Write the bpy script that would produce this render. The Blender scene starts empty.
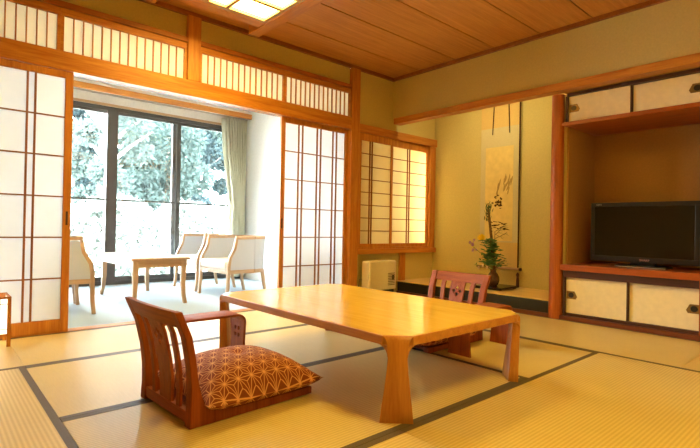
import bpy, bmesh, math, random
from mathutils import Vector, Matrix, Euler
random.seed(11)
SC = bpy.context.scene
COL = SC.collection
PI = math.pi

# ------------------------------------------------------------------ materials
def lin(c):
    return tuple(((v/255.0)/12.92 if v/255.0 <= .04045 else ((v/255.0+.055)/1.055)**2.4) for v in c) + (1.0,)

def new_mat(name):
    m = bpy.data.materials.new(name); m.use_nodes = True
    nt = m.node_tree; nt.nodes.clear()
    out = nt.nodes.new('ShaderNodeOutputMaterial')
    return m, nt, out

def nd(nt, t, **kw):
    n = nt.nodes.new(t)
    for k, v in kw.items(): setattr(n, k, v)
    return n

def principled(nt, out, rough=.5, spec=.5, coat=0.0):
    p = nd(nt, 'ShaderNodeBsdfPrincipled')
    p.inputs['Roughness'].default_value = rough
    p.inputs['Specular IOR Level'].default_value = spec
    p.inputs['Coat Weight'].default_value = coat
    p.inputs['Coat Roughness'].default_value = .12
    nt.links.new(p.outputs[0], out.inputs[0])
    return p

def mat_plain(name, c, rough=.6, spec=.4, vary=.06, scale=30, bump=.0, metal=0.0, coat=0.0):
    m, nt, out = new_mat(name)
    p = principled(nt, out, rough, spec, coat)
    p.inputs['Metallic'].default_value = metal
    tc = nd(nt, 'ShaderNodeTexCoord'); no = nd(nt, 'ShaderNodeTexNoise')
    no.inputs['Scale'].default_value = scale; no.inputs['Detail'].default_value = 4
    nt.links.new(tc.outputs['Object'], no.inputs['Vector'])
    r = nd(nt, 'ShaderNodeValToRGB'); L = lin(c)
    r.color_ramp.elements[0].position = .3; r.color_ramp.elements[1].position = .7
    r.color_ramp.elements[0].color = tuple(v*(1-vary) for v in L[:3])+(1,)
    r.color_ramp.elements[1].color = tuple(min(1, v*(1+vary)) for v in L[:3])+(1,)
    nt.links.new(no.outputs[0], r.inputs[0]); nt.links.new(r.outputs[0], p.inputs['Base Color'])
    if bump:
        b = nd(nt, 'ShaderNodeBump'); b.inputs['Strength'].default_value = bump; b.inputs['Distance'].default_value = .004
        nt.links.new(no.outputs[0], b.inputs['Height']); nt.links.new(b.outputs[0], p.inputs['Normal'])
    return m

WOODS = {}
def wood(name, c1, c2, axis='x', rough=.42, coat=0.0, grain=16.0, spec=.4):
    key = (name, axis)
    if key in WOODS: return WOODS[key]
    m, nt, out = new_mat('%s_%s' % (name, axis))
    p = principled(nt, out, rough, spec, coat)
    tc = nd(nt, 'ShaderNodeTexCoord'); mp = nd(nt, 'ShaderNodeMapping')
    s = [grain, grain, grain]; s['xyz'.index(axis)] = 1.1
    mp.inputs['Scale'].default_value = s
    nt.links.new(tc.outputs['Object'], mp.inputs['Vector'])
    no = nd(nt, 'ShaderNodeTexNoise'); no.inputs['Scale'].default_value = 1.6; no.inputs['Detail'].default_value = 6
    no.inputs['Distortion'].default_value = .7
    nt.links.new(mp.outputs[0], no.inputs['Vector'])
    n2 = nd(nt, 'ShaderNodeTexNoise'); n2.inputs['Scale'].default_value = 9; n2.inputs['Detail'].default_value = 3
    nt.links.new(mp.outputs[0], n2.inputs['Vector'])
    mx = nd(nt, 'ShaderNodeMath', operation='MULTIPLY_ADD'); mx.inputs[1].default_value = .35
    nt.links.new(n2.outputs[0], mx.inputs[0])
    h = nd(nt, 'ShaderNodeMath', operation='MULTIPLY'); h.inputs[1].default_value = .65
    nt.links.new(no.outputs[0], h.inputs[0]); nt.links.new(h.outputs[0], mx.inputs[2])
    r = nd(nt, 'ShaderNodeValToRGB')
    r.color_ramp.elements[0].position = .34; r.color_ramp.elements[1].position = .66
    r.color_ramp.elements[0].color = lin(c1); r.color_ramp.elements[1].color = lin(c2)
    nt.links.new(mx.outputs[0], r.inputs[0]); nt.links.new(r.outputs[0], p.inputs['Base Color'])
    WOODS[key] = m
    return m

def mat_tatami(name, axis, c1, c2):
    """woven rush: ribs run along the long axis of the mat"""
    m, nt, out = new_mat(name)
    p = principled(nt, out, .34, 1.0)
    tc = nd(nt, 'ShaderNodeTexCoord'); sp = nd(nt, 'ShaderNodeSeparateXYZ')
    nt.links.new(tc.outputs['Object'], sp.inputs[0])
    across = sp.outputs[1 if axis == 'x' else 0]; along = sp.outputs[0 if axis == 'x' else 1]
    s = nd(nt, 'ShaderNodeMath', operation='MULTIPLY'); s.inputs[1].default_value = 2*PI/.0165
    nt.links.new(across, s.inputs[0])
    sn = nd(nt, 'ShaderNodeMath', operation='SINE'); nt.links.new(s.outputs[0], sn.inputs[0])
    ab = nd(nt, 'ShaderNodeMath', operation='MULTIPLY_ADD'); ab.inputs[1].default_value = .5; ab.inputs[2].default_value = .5
    nt.links.new(sn.outputs[0], ab.inputs[0])
    # fine rushes lying across the ribs
    mp = nd(nt, 'ShaderNodeMapping')
    mp.inputs['Scale'].default_value = (260, 14, 14) if axis == 'x' else (14, 260, 14)
    nt.links.new(tc.outputs['Object'], mp.inputs[0])
    no = nd(nt, 'ShaderNodeTexNoise'); no.inputs['Scale'].default_value = 1; no.inputs['Detail'].default_value = 3
    nt.links.new(mp.outputs[0], no.inputs['Vector'])
    big = nd(nt, 'ShaderNodeTexNoise'); big.inputs['Scale'].default_value = 2.2; big.inputs['Detail'].default_value = 2
    nt.links.new(tc.outputs['Object'], big.inputs['Vector'])
    a1 = nd(nt, 'ShaderNodeMath', operation='MULTIPLY_ADD'); a1.inputs[1].default_value = .34
    nt.links.new(ab.outputs[0], a1.inputs[0])
    a0 = nd(nt, 'ShaderNodeMath', operation='MULTIPLY'); a0.inputs[1].default_value = .3
    nt.links.new(no.outputs[0], a0.inputs[0]); nt.links.new(a0.outputs[0], a1.inputs[2])
    a2 = nd(nt, 'ShaderNodeMath', operation='MULTIPLY_ADD'); a2.inputs[1].default_value = .3
    nt.links.new(big.outputs[0], a2.inputs[0]); nt.links.new(a1.outputs[0], a2.inputs[2])
    r = nd(nt, 'ShaderNodeValToRGB')
    r.color_ramp.elements[0].position = .2; r.color_ramp.elements[1].position = .75
    r.color_ramp.elements[0].color = lin(c1); r.color_ramp.elements[1].color = lin(c2)
    nt.links.new(a2.outputs[0], r.inputs[0]); nt.links.new(r.outputs[0], p.inputs['Base Color'])
    b = nd(nt, 'ShaderNodeBump'); b.inputs['Strength'].default_value = .22; b.inputs['Distance'].default_value = .002
    nt.links.new(a1.outputs[0], b.inputs['Height']); nt.links.new(b.outputs[0], p.inputs['Normal'])
    return m

def mat_paper(name, c, trans=.5):
    """washi: light passes through it"""
    m, nt, out = new_mat(name)
    tc = nd(nt, 'ShaderNodeTexCoord'); no = nd(nt, 'ShaderNodeTexNoise')
    no.inputs['Scale'].default_value = 22; no.inputs['Detail'].default_value = 5
    nt.links.new(tc.outputs['Object'], no.inputs['Vector'])
    r = nd(nt, 'ShaderNodeValToRGB'); L = lin(c)
    r.color_ramp.elements[0].color = tuple(v*.95 for v in L[:3])+(1,); r.color_ramp.elements[1].color = L
    nt.links.new(no.outputs[0], r.inputs[0])
    d = nd(nt, 'ShaderNodeBsdfDiffuse'); t = nd(nt, 'ShaderNodeBsdfTranslucent'); mx = nd(nt, 'ShaderNodeMixShader')
    nt.links.new(r.outputs[0], d.inputs[0]); nt.links.new(r.outputs[0], t.inputs[0])
    mx.inputs[0].default_value = trans
    nt.links.new(d.outputs[0], mx.inputs[1]); nt.links.new(t.outputs[0], mx.inputs[2]); nt.links.new(mx.outputs[0], out.inputs[0])
    return m

def mat_emit(name, c, s):
    m, nt, out = new_mat(name)
    e = nd(nt, 'ShaderNodeEmission'); e.inputs[0].default_value = lin(c); e.inputs[1].default_value = s
    nt.links.new(e.outputs[0], out.inputs[0])
    return m

def mat_glass(name):
    m, nt, out = new_mat(name)
    tr = nd(nt, 'ShaderNodeBsdfTransparent'); tr.inputs[0].default_value = (.97, .985, .985, 1)
    gl = nd(nt, 'ShaderNodeBsdfGlossy'); gl.inputs['Roughness'].default_value = .01
    fr = nd(nt, 'ShaderNodeFresnel'); fr.inputs[0].default_value = 1.45
    mx = nd(nt, 'ShaderNodeMixShader')
    nt.links.new(fr.outputs[0], mx.inputs[0]); nt.links.new(tr.outputs[0], mx.inputs[1]); nt.links.new(gl.outputs[0], mx.inputs[2])
    nt.links.new(mx.outputs[0], out.inputs[0])
    return m

def mat_asanoha(name, base, line, size=.064):
    """hemp-leaf pattern: triangular grid, each triangle joined from its centre to its corners"""
    m, nt, out = new_mat(name)
    p = principled(nt, out, .75, .25)
    def mth(op, a, b=None, c=None):
        n = nd(nt, 'ShaderNodeMath', operation=op)
        for i, v in enumerate((a, b, c)):
            if v is None: continue
            if isinstance(v, (int, float)): n.inputs[i].default_value = v
            else: nt.links.new(v, n.inputs[i])
        return n.outputs[0]
    tc = nd(nt, 'ShaderNodeTexCoord'); sp = nd(nt, 'ShaderNodeSeparateXYZ'); nt.links.new(tc.outputs['Object'], sp.inputs[0])
    x, y = mth('DIVIDE', sp.outputs[0], size), mth('DIVIDE', sp.outputs[1], size)
    j = mth('MULTIPLY', y, 2/math.sqrt(3)); i = mth('MULTIPLY_ADD', j, -.5, x)
    fi, fj = mth('FRACT', i), mth('FRACT', j)
    s = mth('ADD', fi, fj)
    flip = mth('GREATER_THAN', s, 1.0)
    a = mth('ABSOLUTE', mth('SUBTRACT', 1.0, s))
    k = mth('MULTIPLY_ADD', flip, -2.0, 1.0)
    b = mth('MULTIPLY_ADD', fi, k, flip); c = mth('MULTIPLY_ADD', fj, k, flip)
    mn = mth('MINIMUM', a, mth('MINIMUM', b, c)); mxx = mth('MAXIMUM', a, mth('MAXIMUM', b, c))
    mid = mth('SUBTRACT', mth('SUBTRACT', 1.0, mn), mxx)
    d1 = mn
    d2 = mth('MULTIPLY', mth('SUBTRACT', mid, mn), .58)
    d = mth('MINIMUM', d1, d2)
    mask = nd(nt, 'ShaderNodeMapRange'); mask.inputs['From Min'].default_value = .008; mask.inputs['From Max'].default_value = .038
    mask.inputs['To Min'].default_value = 1; mask.inputs['To Max'].default_value = 0
    nt.links.new(d, mask.inputs['Value'])
    no = nd(nt, 'ShaderNodeTexNoise'); no.inputs['Scale'].default_value = 160; nt.links.new(tc.outputs['Object'], no.inputs['Vector'])
    r = nd(nt, 'ShaderNodeValToRGB'); L = lin(base)
    r.color_ramp.elements[0].color = tuple(v*.75 for v in L[:3])+(1,); r.color_ramp.elements[1].color = tuple(v*1.2 for v in L[:3])+(1,)
    nt.links.new(no.outputs[0], r.inputs[0])
    mx = nd(nt, 'ShaderNodeMix', data_type='RGBA'); nt.links.new(mask.outputs[0], mx.inputs['Factor'])
    nt.links.new(r.outputs[0], mx.inputs['A']); mx.inputs['B'].default_value = lin(line)
    nt.links.new(mx.outputs['Result'], p.inputs['Base Color'])
    return m

CED1, CED2 = (172, 98, 32), (204, 138, 54)
def cedar(ax): return wood('cedar', CED1, CED2, ax, .42)
def darkwood(ax): return wood('dark_stained', (62, 32, 18), (84, 46, 26), ax, .5)
def redwood(ax): return wood('red_lacquered', (146, 68, 24), (178, 92, 38), ax, .32)
def lamplit_tablewood(ax): return wood('oak_table_lamplit', (216, 166, 46), (234, 190, 66), ax, .22, .35, 14)
def legwood(ax): return wood('oak_table_leg', (172, 106, 42), (200, 136, 60), ax, .35, .1, 14)
def chairwood(ax): return wood('zaisu_wood', (122, 52, 16), (156, 80, 30), ax, .5, 0, 20, .18)
def palewood(ax): return wood('pale_oak', (166, 130, 94), (194, 160, 122), ax, .45, 0, 18)
def ceilwood(ax): return wood('cedar_board', (176, 114, 52), (202, 142, 72), ax, .55, 0, 22)
M = {}
M['plaster'] = mat_plain('ochre_plaster', (204, 186, 118), .9, .1, .05, 60, .15)
M['white_wall'] = mat_plain('white_plaster', (230, 229, 222), .9, .1, .03, 40, .1)
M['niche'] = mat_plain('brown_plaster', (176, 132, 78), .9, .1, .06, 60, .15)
M['tat_x'] = mat_tatami('tatami_rush_x', 'x', (192, 165, 96), (227, 205, 137))
M['tat_y'] = mat_tatami('tatami_rush_y', 'y', (192, 165, 96), (227, 205, 137))
M['border'] = mat_plain('tatami_border_cloth', (92, 78, 58), .5, .4, .25, 220)
M['paper'] = mat_paper('shoji_paper', (236, 237, 236), .5)
M['paper_t'] = mat_paper('transom_paper', (244, 237, 216), .45)
M['paper_y'] = mat_paper('aged_shoji_paper', (248, 240, 212), .6)
M['fusuma'] = mat_plain('fusuma_paper', (242, 226, 184), .8, .2, .04, 25)
M['glass'] = mat_glass('window_glass')
M['alu'] = mat_plain('bronze_aluminium', (74, 70, 66), .4, .5, .05, 20, 0, .3)
M['carpet'] = mat_plain('grey_carpet', (172, 186, 196), .95, .1, .08, 260, .4)
M['curtain'] = mat_paper('curtain_cloth', (212, 210, 184), .22)
M['fabric'] = mat_plain('grey_upholstery', (186, 188, 192), .9, .15, .06, 240, .2)
M['seatcloth'] = mat_plain('ivory_upholstery', (232, 226, 212), .9, .15, .05, 240, .2)
M['black'] = mat_plain('black_lacquer', (22, 20, 20), .25, .5, .05, 20)
M['kamachi'] = mat_plain('black_lacquer_sill', (34, 30, 28), .3, .5, .1, 20)
M['tvblack'] = mat_plain('black_plastic', (20, 18, 17), .35, .5, .05, 40)
M['screen'] = mat_plain('tv_screen', (14, 11, 10), .12, .5, .02, 10)
M['silver'] = mat_plain('silver_trim', (190, 186, 178), .35, .5, .03, 40, 0, .6)
M['brass'] = mat_plain('aged_brass', (150, 118, 66), .4, .5, .1, 60, 0, .6)
M['darkpull'] = mat_plain('dark_pull', (40, 36, 28), .4, .5, .1, 60)
M['cream'] = mat_plain('cream_plastic', (226, 212, 176), .4, .4, .02, 20)
M['asanoha'] = mat_asanoha('hemp_leaf_cloth', (122, 56, 26), (212, 152, 88))
M['toko'] = wood('toko_board', (214, 176, 104), (232, 198, 128), 'y', .35, .1)
M['vase'] = mat_plain('brown_glaze', (84, 50, 30), .25, .5, .3, 25, 0, 0, .3)
M['leaf'] = mat_plain('leaf_green', (86, 128, 62), .5, .3, .25, 30)
M['leaf_dark'] = mat_plain('pine_green', (72, 92, 50), .5, .3, .25, 30)
M['stem'] = mat_plain('brown_stem', (110, 82, 44), .6, .3, .2, 40)
M['yellow'] = mat_plain('chrysanthemum_yellow', (244, 212, 40), .6, .2, .08, 60)
M['purple'] = mat_plain('flower_purple', (168, 124, 186), .6, .2, .12, 60)
M['white_petal'] = mat_plain('flower_white', (236, 222, 190), .6, .2, .05, 60)
M['mount'] = mat_plain('scroll_mount_silk', (204, 190, 142), .85, .1, .05, 120)
M['mount_tan'] = mat_plain('scroll_tan_silk', (214, 182, 112), .85, .1, .05, 120)
M['ptg'] = mat_plain('aged_painting_silk', (226, 200, 126), .85, .1, .07, 14)
M['ink'] = mat_plain('ink', (84, 62, 40), .9, .1, .2, 60)
M['ink_pale'] = mat_plain('diluted_ink', (176, 146, 88), .9, .1, .1, 60)
M['cord_and_shadow'] = mat_plain('cord_and_shadow', (74, 42, 20), .8, .2, .1, 80)
M['white_ground'] = mat_plain('pale_gravel', (226, 226, 220), .95, .1, .08, 3)
M['bark'] = mat_plain('bark', (120, 112, 104), .9, .1, .2, 8)
def leafmat(n, c): return mat_paper(n, c, .5)
M['tree1'] = leafmat('outdoor_leaves', (66, 80, 76)); M['tree2'] = leafmat('outdoor_leaves_dark', (56, 70, 72))
M['tree3'] = leafmat('outdoor_leaves_pale', (78, 90, 86)); M['bush'] = leafmat('outdoor_bush', (124, 132, 126))
M['lamp_white'] = mat_emit('ceiling_diffuser', (255, 218, 106), 22)
M['andon'] = mat_emit('lantern_paper', (255, 234, 198), 1.7)
M['tube'] = mat_emit('fluorescent_tube', (255, 244, 208), 42)

# ------------------------------------------------------------------ mesh helpers
class B:
    def __init__(self): self.bm = bmesh.new()
    def box(self, x0, x1, y0, y1, z0, z1):
        v = [self.bm.verts.new(p) for p in ((x0,y0,z0),(x1,y0,z0),(x1,y1,z0),(x0,y1,z0),(x0,y0,z1),(x1,y0,z1),(x1,y1,z1),(x0,y1,z1))]
        for f in ((0,3,2,1),(4,5,6,7),(0,1,5,4),(1,2,6,5),(2,3,7,6),(3,0,4,7)): self.bm.faces.new([v[i] for i in f])
        return self
    def prism(self, poly, ax, a, b):
        """poly in the two axes other than ax, extruded a..b along ax"""
        def P(u, v, w): return {'x': (w,u,v), 'y': (u,w,v), 'z': (u,v,w)}[ax]
        A = [self.bm.verts.new(P(u,v,a)) for u,v in poly]; C = [self.bm.verts.new(P(u,v,b)) for u,v in poly]
        n = len(poly)
        self.bm.faces.new(A); self.bm.faces.new(C[::-1])
        for i in range(n): self.bm.faces.new((A[i], C[i], C[(i+1)%n], A[(i+1)%n]))
        return self
    def ribbon(self, pts, th, ax, a, b):
        """bent strip: polyline in the plane, thickness th to the left of travel, extruded along ax"""
        n = len(pts); off = []
        for i in range(n):
            p = Vector(pts[i]); d = Vector((0,0))
            if i > 0: d += (p-Vector(pts[i-1])).normalized()
            if i < n-1: d += (Vector(pts[i+1])-p).normalized()
            d.normalize(); nn = Vector((-d.y, d.x)); off.append(p+nn*(th[i] if isinstance(th, (list, tuple)) else th))
        for i in range(n-1):
            self._seg(pts[i], pts[i+1], off[i+1], off[i], ax, a, b, i == 0, i == n-2)
        bmesh.ops.remove_doubles(self.bm, verts=self.bm.verts, dist=1e-5)
        return self
    def _seg(self, p, q, r, s, ax, a, b, c0, c1):
        def P(u, w): return {'x': (w,u[0],u[1]), 'y': (u[0],w,u[1]), 'z': (u[0],u[1],w)}[ax]
        A = [self.bm.verts.new(P(u,a)) for u in (p,q,r,s)]; C = [self.bm.verts.new(P(u,b)) for u in (p,q,r,s)]
        self.bm.faces.new(A); self.bm.faces.new(C[::-1])
        self.bm.faces.new((A[0],C[0],C[1],A[1])); self.bm.faces.new((A[2],C[2],C[3],A[3]))
        if c0: self.bm.faces.new((A[3],C[3],C[0],A[0]))
        if c1: self.bm.faces.new((A[1],C[1],C[2],A[2]))
    def tube(self, pts, r, n=8):
        pts = [Vector(p) for p in pts]; rings = []
        for i, p in enumerate(pts):
            d = (pts[min(i+1,len(pts)-1)]-pts[max(i-1,0)]).normalized()
            u = d.orthogonal().normalized() if i == 0 else (rings_u - d*rings_u.dot(d)).normalized()
            rings_u = u; w = d.cross(u); rr = r[i] if isinstance(r, (list,tuple)) else r
            rings.append([self.bm.verts.new(p+(u*math.cos(2*PI*k/n)+w*math.sin(2*PI*k/n))*rr) for k in range(n)])
        for a, b in zip(rings, rings[1:]):
            for k in range(n): self.bm.faces.new((a[k], a[(k+1)%n], b[(k+1)%n], b[k]))
        self.bm.faces.new(rings[0][::-1]); self.bm.faces.new(rings[-1])
        return self
    def lathe(self, prof, c=(0,0,0), n=28):
        rings = [[self.bm.verts.new((c[0]+r*math.cos(2*PI*k/n), c[1]+r*math.sin(2*PI*k/n), c[2]+z)) for k in range(n)] for r, z in prof]
        for a, b in zip(rings, rings[1:]):
            for k in range(n): self.bm.faces.new((a[k], a[(k+1)%n], b[(k+1)%n], b[k]))
        self.bm.faces.new(rings[0][::-1]); self.bm.faces.new(rings[-1])
        return self
    def quad(self, *p):
        self.bm.faces.new([self.bm.verts.new(q) for q in p]); return self
    def ball(self, c, r, sub=2, jitter=0):
        g = bmesh.ops.create_icosphere(self.bm, subdivisions=sub, radius=1)
        for v in g['verts']:
            k = 1+random.uniform(-jitter, jitter)
            v.co = Vector(c)+Vector((v.co.x*r[0]*k, v.co.y*r[1]*k, v.co.z*r[2]*k))
        return self
    def move(self, d):
        bmesh.ops.translate(self.bm, verts=self.bm.verts, vec=d); return self

LOC = {}
def obj(name, b, m, parent=None, smooth=False, bevel=0, seg=2, loc=None):
    me = bpy.data.meshes.new(name)
    base = LOC.get(parent.name, Vector((0,0,0))) if parent else Vector(loc or (0,0,0))
    if base.length: b.move(-base)
    bmesh.ops.recalc_face_normals(b.bm, faces=b.bm.faces)
    if smooth:
        for f in b.bm.faces: f.smooth = True
    b.bm.to_mesh(me); b.bm.free()
    me.materials.append(m)
    o = bpy.data.objects.new(name, me); COL.objects.link(o)
    if parent: o.parent = parent; LOC[o.name] = base
    else: o.location = base
    if smooth and bevel == 0:
        try: me.set_sharp_from_angle(angle=math.radians(42))
        except Exception: pass
    if bevel:
        md = o.modifiers.new('edge', 'BEVEL'); md.width = bevel; md.segments = seg; md.limit_method = 'ANGLE'; md.angle_limit = math.radians(40)
    return o

def tag(o, label, cat, group=None, kind=None):
    o['label'] = label; o['category'] = cat
    if group: o['group'] = group
    if kind: o['kind'] = kind
    return o
def thing(name, label, cat, loc=(0,0,0), group=None):
    o = bpy.data.objects.new(name, None); o.empty_display_size = .05; COL.objects.link(o); o.location = loc
    LOC[o.name] = Vector(loc)
    return tag(o, label, cat, group)
def struct(name, b, m, label=None, cat=None, bevel=0, parent=None):
    o = obj(name, b, m, parent, bevel=bevel)
    if not parent:
        o['kind'] = 'structure'
        if label: o['label'] = label
        if cat: o['category'] = cat
    return o
def dup(root, loc, rotz, label, group=None):
    r = root.copy(); COL.objects.link(r); r.location = loc; r.rotation_euler = (0,0,rotz); r['label'] = label
    if group: r['group'] = group
    for ch in list(root.children):
        c = ch.copy(); COL.objects.link(c); c.parent = r
        for g in list(ch.children):
            d = g.copy(); COL.objects.link(d); d.parent = c
    return r

# ------------------------------------------------------------------ the room
CEIL = 2.635
AY = 4.0        # plaster face of the shoji wall
BX = 4.25       # plaster face of the alcove wall
XL, YB = -1.5, -1.3
struct('floor', B().box(XL-.1, 4.36, YB-.1, 4.06, -.14, -.055), cedar('x'), 'wooden sub-floor beneath the tatami mats', 'floor')

def mat_piece(x0, x1, y0, y1, ax, label):
    t = thing('tatami_mat', label, 'tatami mat', (x0, y0, -.055), 'tatami mats')
    w = .03; g = .0012
    x0 += g; x1 -= g; y0 += g; y1 -= g
    if ax == 'x':
        obj('rush_surface', B().box(x0, x1, y0+w, y1-w, -.055, -.001), M['tat_x'], t)
        obj('cloth_border', B().box(x0, x1, y0, y0+w, -.055, 0), M['border'], t)
        obj('cloth_border', B().box(x0, x1, y1-w, y1, -.055, 0), M['border'], t)
    else:
        obj('rush_surface', B().box(x0+w, x1-w, y0, y1, -.055, -.001), M['tat_y'], t)
        obj('cloth_border', B().box(x0, x0+w, y0, y1, -.055, 0), M['border'], t)
        obj('cloth_border', B().box(x1-w, x1, y0, y1, -.055, 0), M['border'], t)
mat_piece(.42, 2.43, 2.21, 3.13, 'x', 'tatami mat under the far end of the low table, behind the patterned floor cushion')
mat_piece(.42, 2.43, 1.27, 2.21, 'x', 'tatami mat under the near legless chair and the nearest table leg')
mat_piece(2.43, 3.35, 1.27, 3.13, 'y', 'tatami mat under the legless chair on the far side of the table')
mat_piece(3.35, 4.325, .79, 2.69, 'y', 'tatami mat running along the foot of the television cabinet')
mat_piece(3.35, 4.325, 2.69, 3.96, 'y', 'tatami mat in front of the cream heater and alcove step')
mat_piece(.42, 2.43, 3.13, 3.96, 'x', 'pale tatami mat along the sill of the sunroom opening')
mat_piece(2.43, 3.35, 3.13, 3.96, 'x', 'tatami mat in front of the right closed shoji screen')
mat_piece(-1.5, .42, 3.13, 3.96, 'x', 'tatami mat under the paper floor lantern')
mat_piece(-.5, .42, 1.27, 3.13, 'y', 'tatami mat with clear long ribs at the lower left corner')
mat_piece(1.42, 3.35, .33, 1.27, 'x', 'golden empty tatami mat nearest the camera, lower right')
mat_piece(-.5, 1.42, .33, 1.27, 'x', 'tatami mat in front of the near legless chair back, bottom edge of photo')
mat_piece(3.35, 4.325, -1.11, .79, 'y', 'tatami mat beyond the right edge beside the cabinet end')
struct('floor_edge', B().box(XL, 3.35, YB, .328, -.055, -.001).box(XL, -.502, .328, 3.128, -.055, -.001), M['tat_x'], 'matted floor behind the viewer', 'floor')

# ceiling of wide boards with grooves
b = B(); yy = [4.06, 3.57, 3.07, 2.60, 2.12, 1.655, 1.185, .715, .245, -.225, -.695, -1.4]
for a, c in zip(yy, yy[1:]): b.box(XL-.1, 4.3, c+.006, a-.006, CEIL, CEIL+.03)
b.box(XL-.1, 4.3, YB-.1, 4.06, CEIL+.03, CEIL+.05)
st_ = struct('ceiling', b, ceilwood('x'), 'cedar board ceiling', 'ceiling')
b = B()
for a in yy[1:-1]: b.box(XL, 4.25, a-.006, a+.006, CEIL+.008, CEIL+.03)
obj('groove_strip', b, darkwood('x'), st_)
struct('trim_1', B().box(XL, 4.25, 3.962, 4.0, CEIL-.036, CEIL).box(4.212, 4.25, YB, 3.962, CEIL-.036, CEIL), wood('cedar_moulding', (132, 72, 28), (162, 98, 42), 'x'), 'dark ceiling moulding along the two walls', 'moulding', .003)

# shoji wall
struct('wall_back', B().box(XL-.1, 3.53, AY, 4.06, 2.405, CEIL+.02).box(XL-.1, -.12, AY, 4.06, -.05, 1.905).box(XL-.1, -.12, AY, 4.06, 2.04, 2.405), M['plaster'], 'ochre plaster wall above the shoji screens', 'wall')
struct('trim_2', B().box(XL, 3.535, 3.955, 4.062, 1.905, 2.04), cedar('x'), 'broad cedar lintel over the shoji opening', 'lintel', .003)
struct('trim_3', B().box(XL, 1.64, 3.958, 4.062, 2.362, 2.405).box(1.755, 3.535, 3.958, 4.062, 2.362, 2.405), wood('cedar_mid', (146, 80, 28), (176, 108, 44), 'x'), 'upper cedar rail above the transom screens', 'rail', .003)
struct('trim_4', B().box(1.64, 1.755, 3.952, 4.07, 2.04, CEIL-.036), cedar('z'), 'short square post between lintel and ceiling', 'post', .004)
struct('trim_5', B().box(3.53, 3.655, 3.95, 4.07, 0, CEIL-.036), cedar('z'), 'square cedar post between shoji screen and alcove window', 'post', .004)
struct('trim_6', B().box(-.12, 3.53, 3.961, 4.062, -.06, .003), cedar('x'), 'wooden door sill with sliding tracks', 'sill')

def transom(x0, x1, n, label):
    t = thing('transom_screen', label, 'transom screen', ((x0+x1)/2, 4.0, 2.04), 'slatted transom screens')
    z0, z1 = 2.041, 2.361; f = .022
    obj('frame', B().box(x0, x1, 3.975, 4.005, z0, z0+.008).box(x0, x1, 3.975, 4.005, z1-.052, z1).box(x0, x0+f, 3.975, 4.005, z0+.008, z1-.052).box(x1-f, x1, 3.975, 4.005, z0+.008, z1-.052), cedar('x'), t, bevel=.0015)
    obj('paper', B().box(x0+f, x1-f, 3.998, 4.0, z0+.008, z1-.052), M['paper_t'], t)
    b = B(); s = (x1-x0-2*f)/(n+1)
    for i in range(1, n+1): b.box(x0+f+s*i-.004, x0+f+s*i+.004, 3.982, 3.998, z0+.008, z1-.052)
    obj('lattice', b, cedar('z'), t)
transom(-.20, .70, 13, 'slatted paper transom at upper left, beside the plain wall end')
transom(.70, 1.64, 13, 'slatted paper transom just left of the short hanging post')
transom(1.755, 2.648, 13, 'slatted paper transom just right of the short hanging post')
transom(2.648, 3.53, 13, 'slatted paper transom above the closed shoji screen, near the corner')

def shoji(x0, x1, y0, verts, label, loc_label):
    t = thing('shoji_screen', label, 'shoji screen', ((x0+x1)/2, y0, .003), 'tall sliding shoji screens')
    y1 = y0+.03; st = .05; zt, zb = 1.853, .096
    obj('frame', B().box(x0, x0+st, y0, y1, .004, 1.903).box(x1-st, x1, y0, y1, .004, 1.903).box(x0+st, x1-st, y0, y1, zt, 1.903).box(x0+st, x1-st, y0, y1, .004, zb), cedar('z'), t, bevel=.002)
    obj('paper', B().box(x0+st, x1-st, y0+.017, y0+.0185, zb, zt), M['paper'], t)
    b = B()
    for x in verts: b.box(x-.0065, x+.0065, y0+.004, y0+.017, zb, zt)
    for z in (1.567, 1.28, .986, .69, .393): b.box(x0+st, x1-st, y0+.006, y0+.017, z-.005, z+.005)
    obj('lattice', b, wood('cedar_kumiko', (132, 78, 30), (160, 102, 44), 'z'), t)
    obj('finger_pull', B().box(x1-.032, x1-.018, y0-.001, y0+.003, .78, .88) if loc_label else B().box(x0+.018, x0+.032, y0-.001, y0+.003, .78, .88), darkwood('z'), t)
shoji(-.115, .788, 3.966, (.05, .098, .272, .32, .508, .555), 'tall shoji screen standing left of the sunroom opening behind the paper lantern', True)
shoji(2.636, 3.535, 4.006, (2.856, 2.905, 3.097, 3.146, 3.315, 3.366), 'tall closed shoji screen between the white sunroom wall and the square post', False)

# alcove side: window wall
struct('wall_alcove_side', B().box(3.655, 5.2, AY, 4.06, 1.985, CEIL+.02).box(3.655, 5.2, AY, 4.06, -.05, .50).box(5.06, 5.2, AY, 4.06, .5, 1.985), M['plaster'], 'ochre plaster around the alcove paper window', 'wall')
struct('trim_7', B().box(3.655, 5.07, 3.952, 4.05, 1.893, 1.988), cedar('x'), 'cedar head rail above the alcove paper window', 'rail', .003)
struct('trim_8', B().box(3.655, 5.065, 3.94, 4.05, .497, .556), cedar('x'), 'cedar ledge beneath the alcove paper window', 'sill', .003)
struct('trim_9', B().box(4.395, 4.495, 3.972, 4.01, .002, .497), cedar('z'), 'short post below the alcove window ledge', 'post', .003)
wn = struct('window_1', B().box(3.655, 3.675, 3.965, 4.05, .556, 1.893).box(4.95, 5.06, 3.965, 4.05, .556, 1.893).box(3.675, 4.95, 3.965, 4.05, .556, .575), cedar('z'), 'paper window of two shoji sashes in the alcove', 'window', .002)
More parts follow.
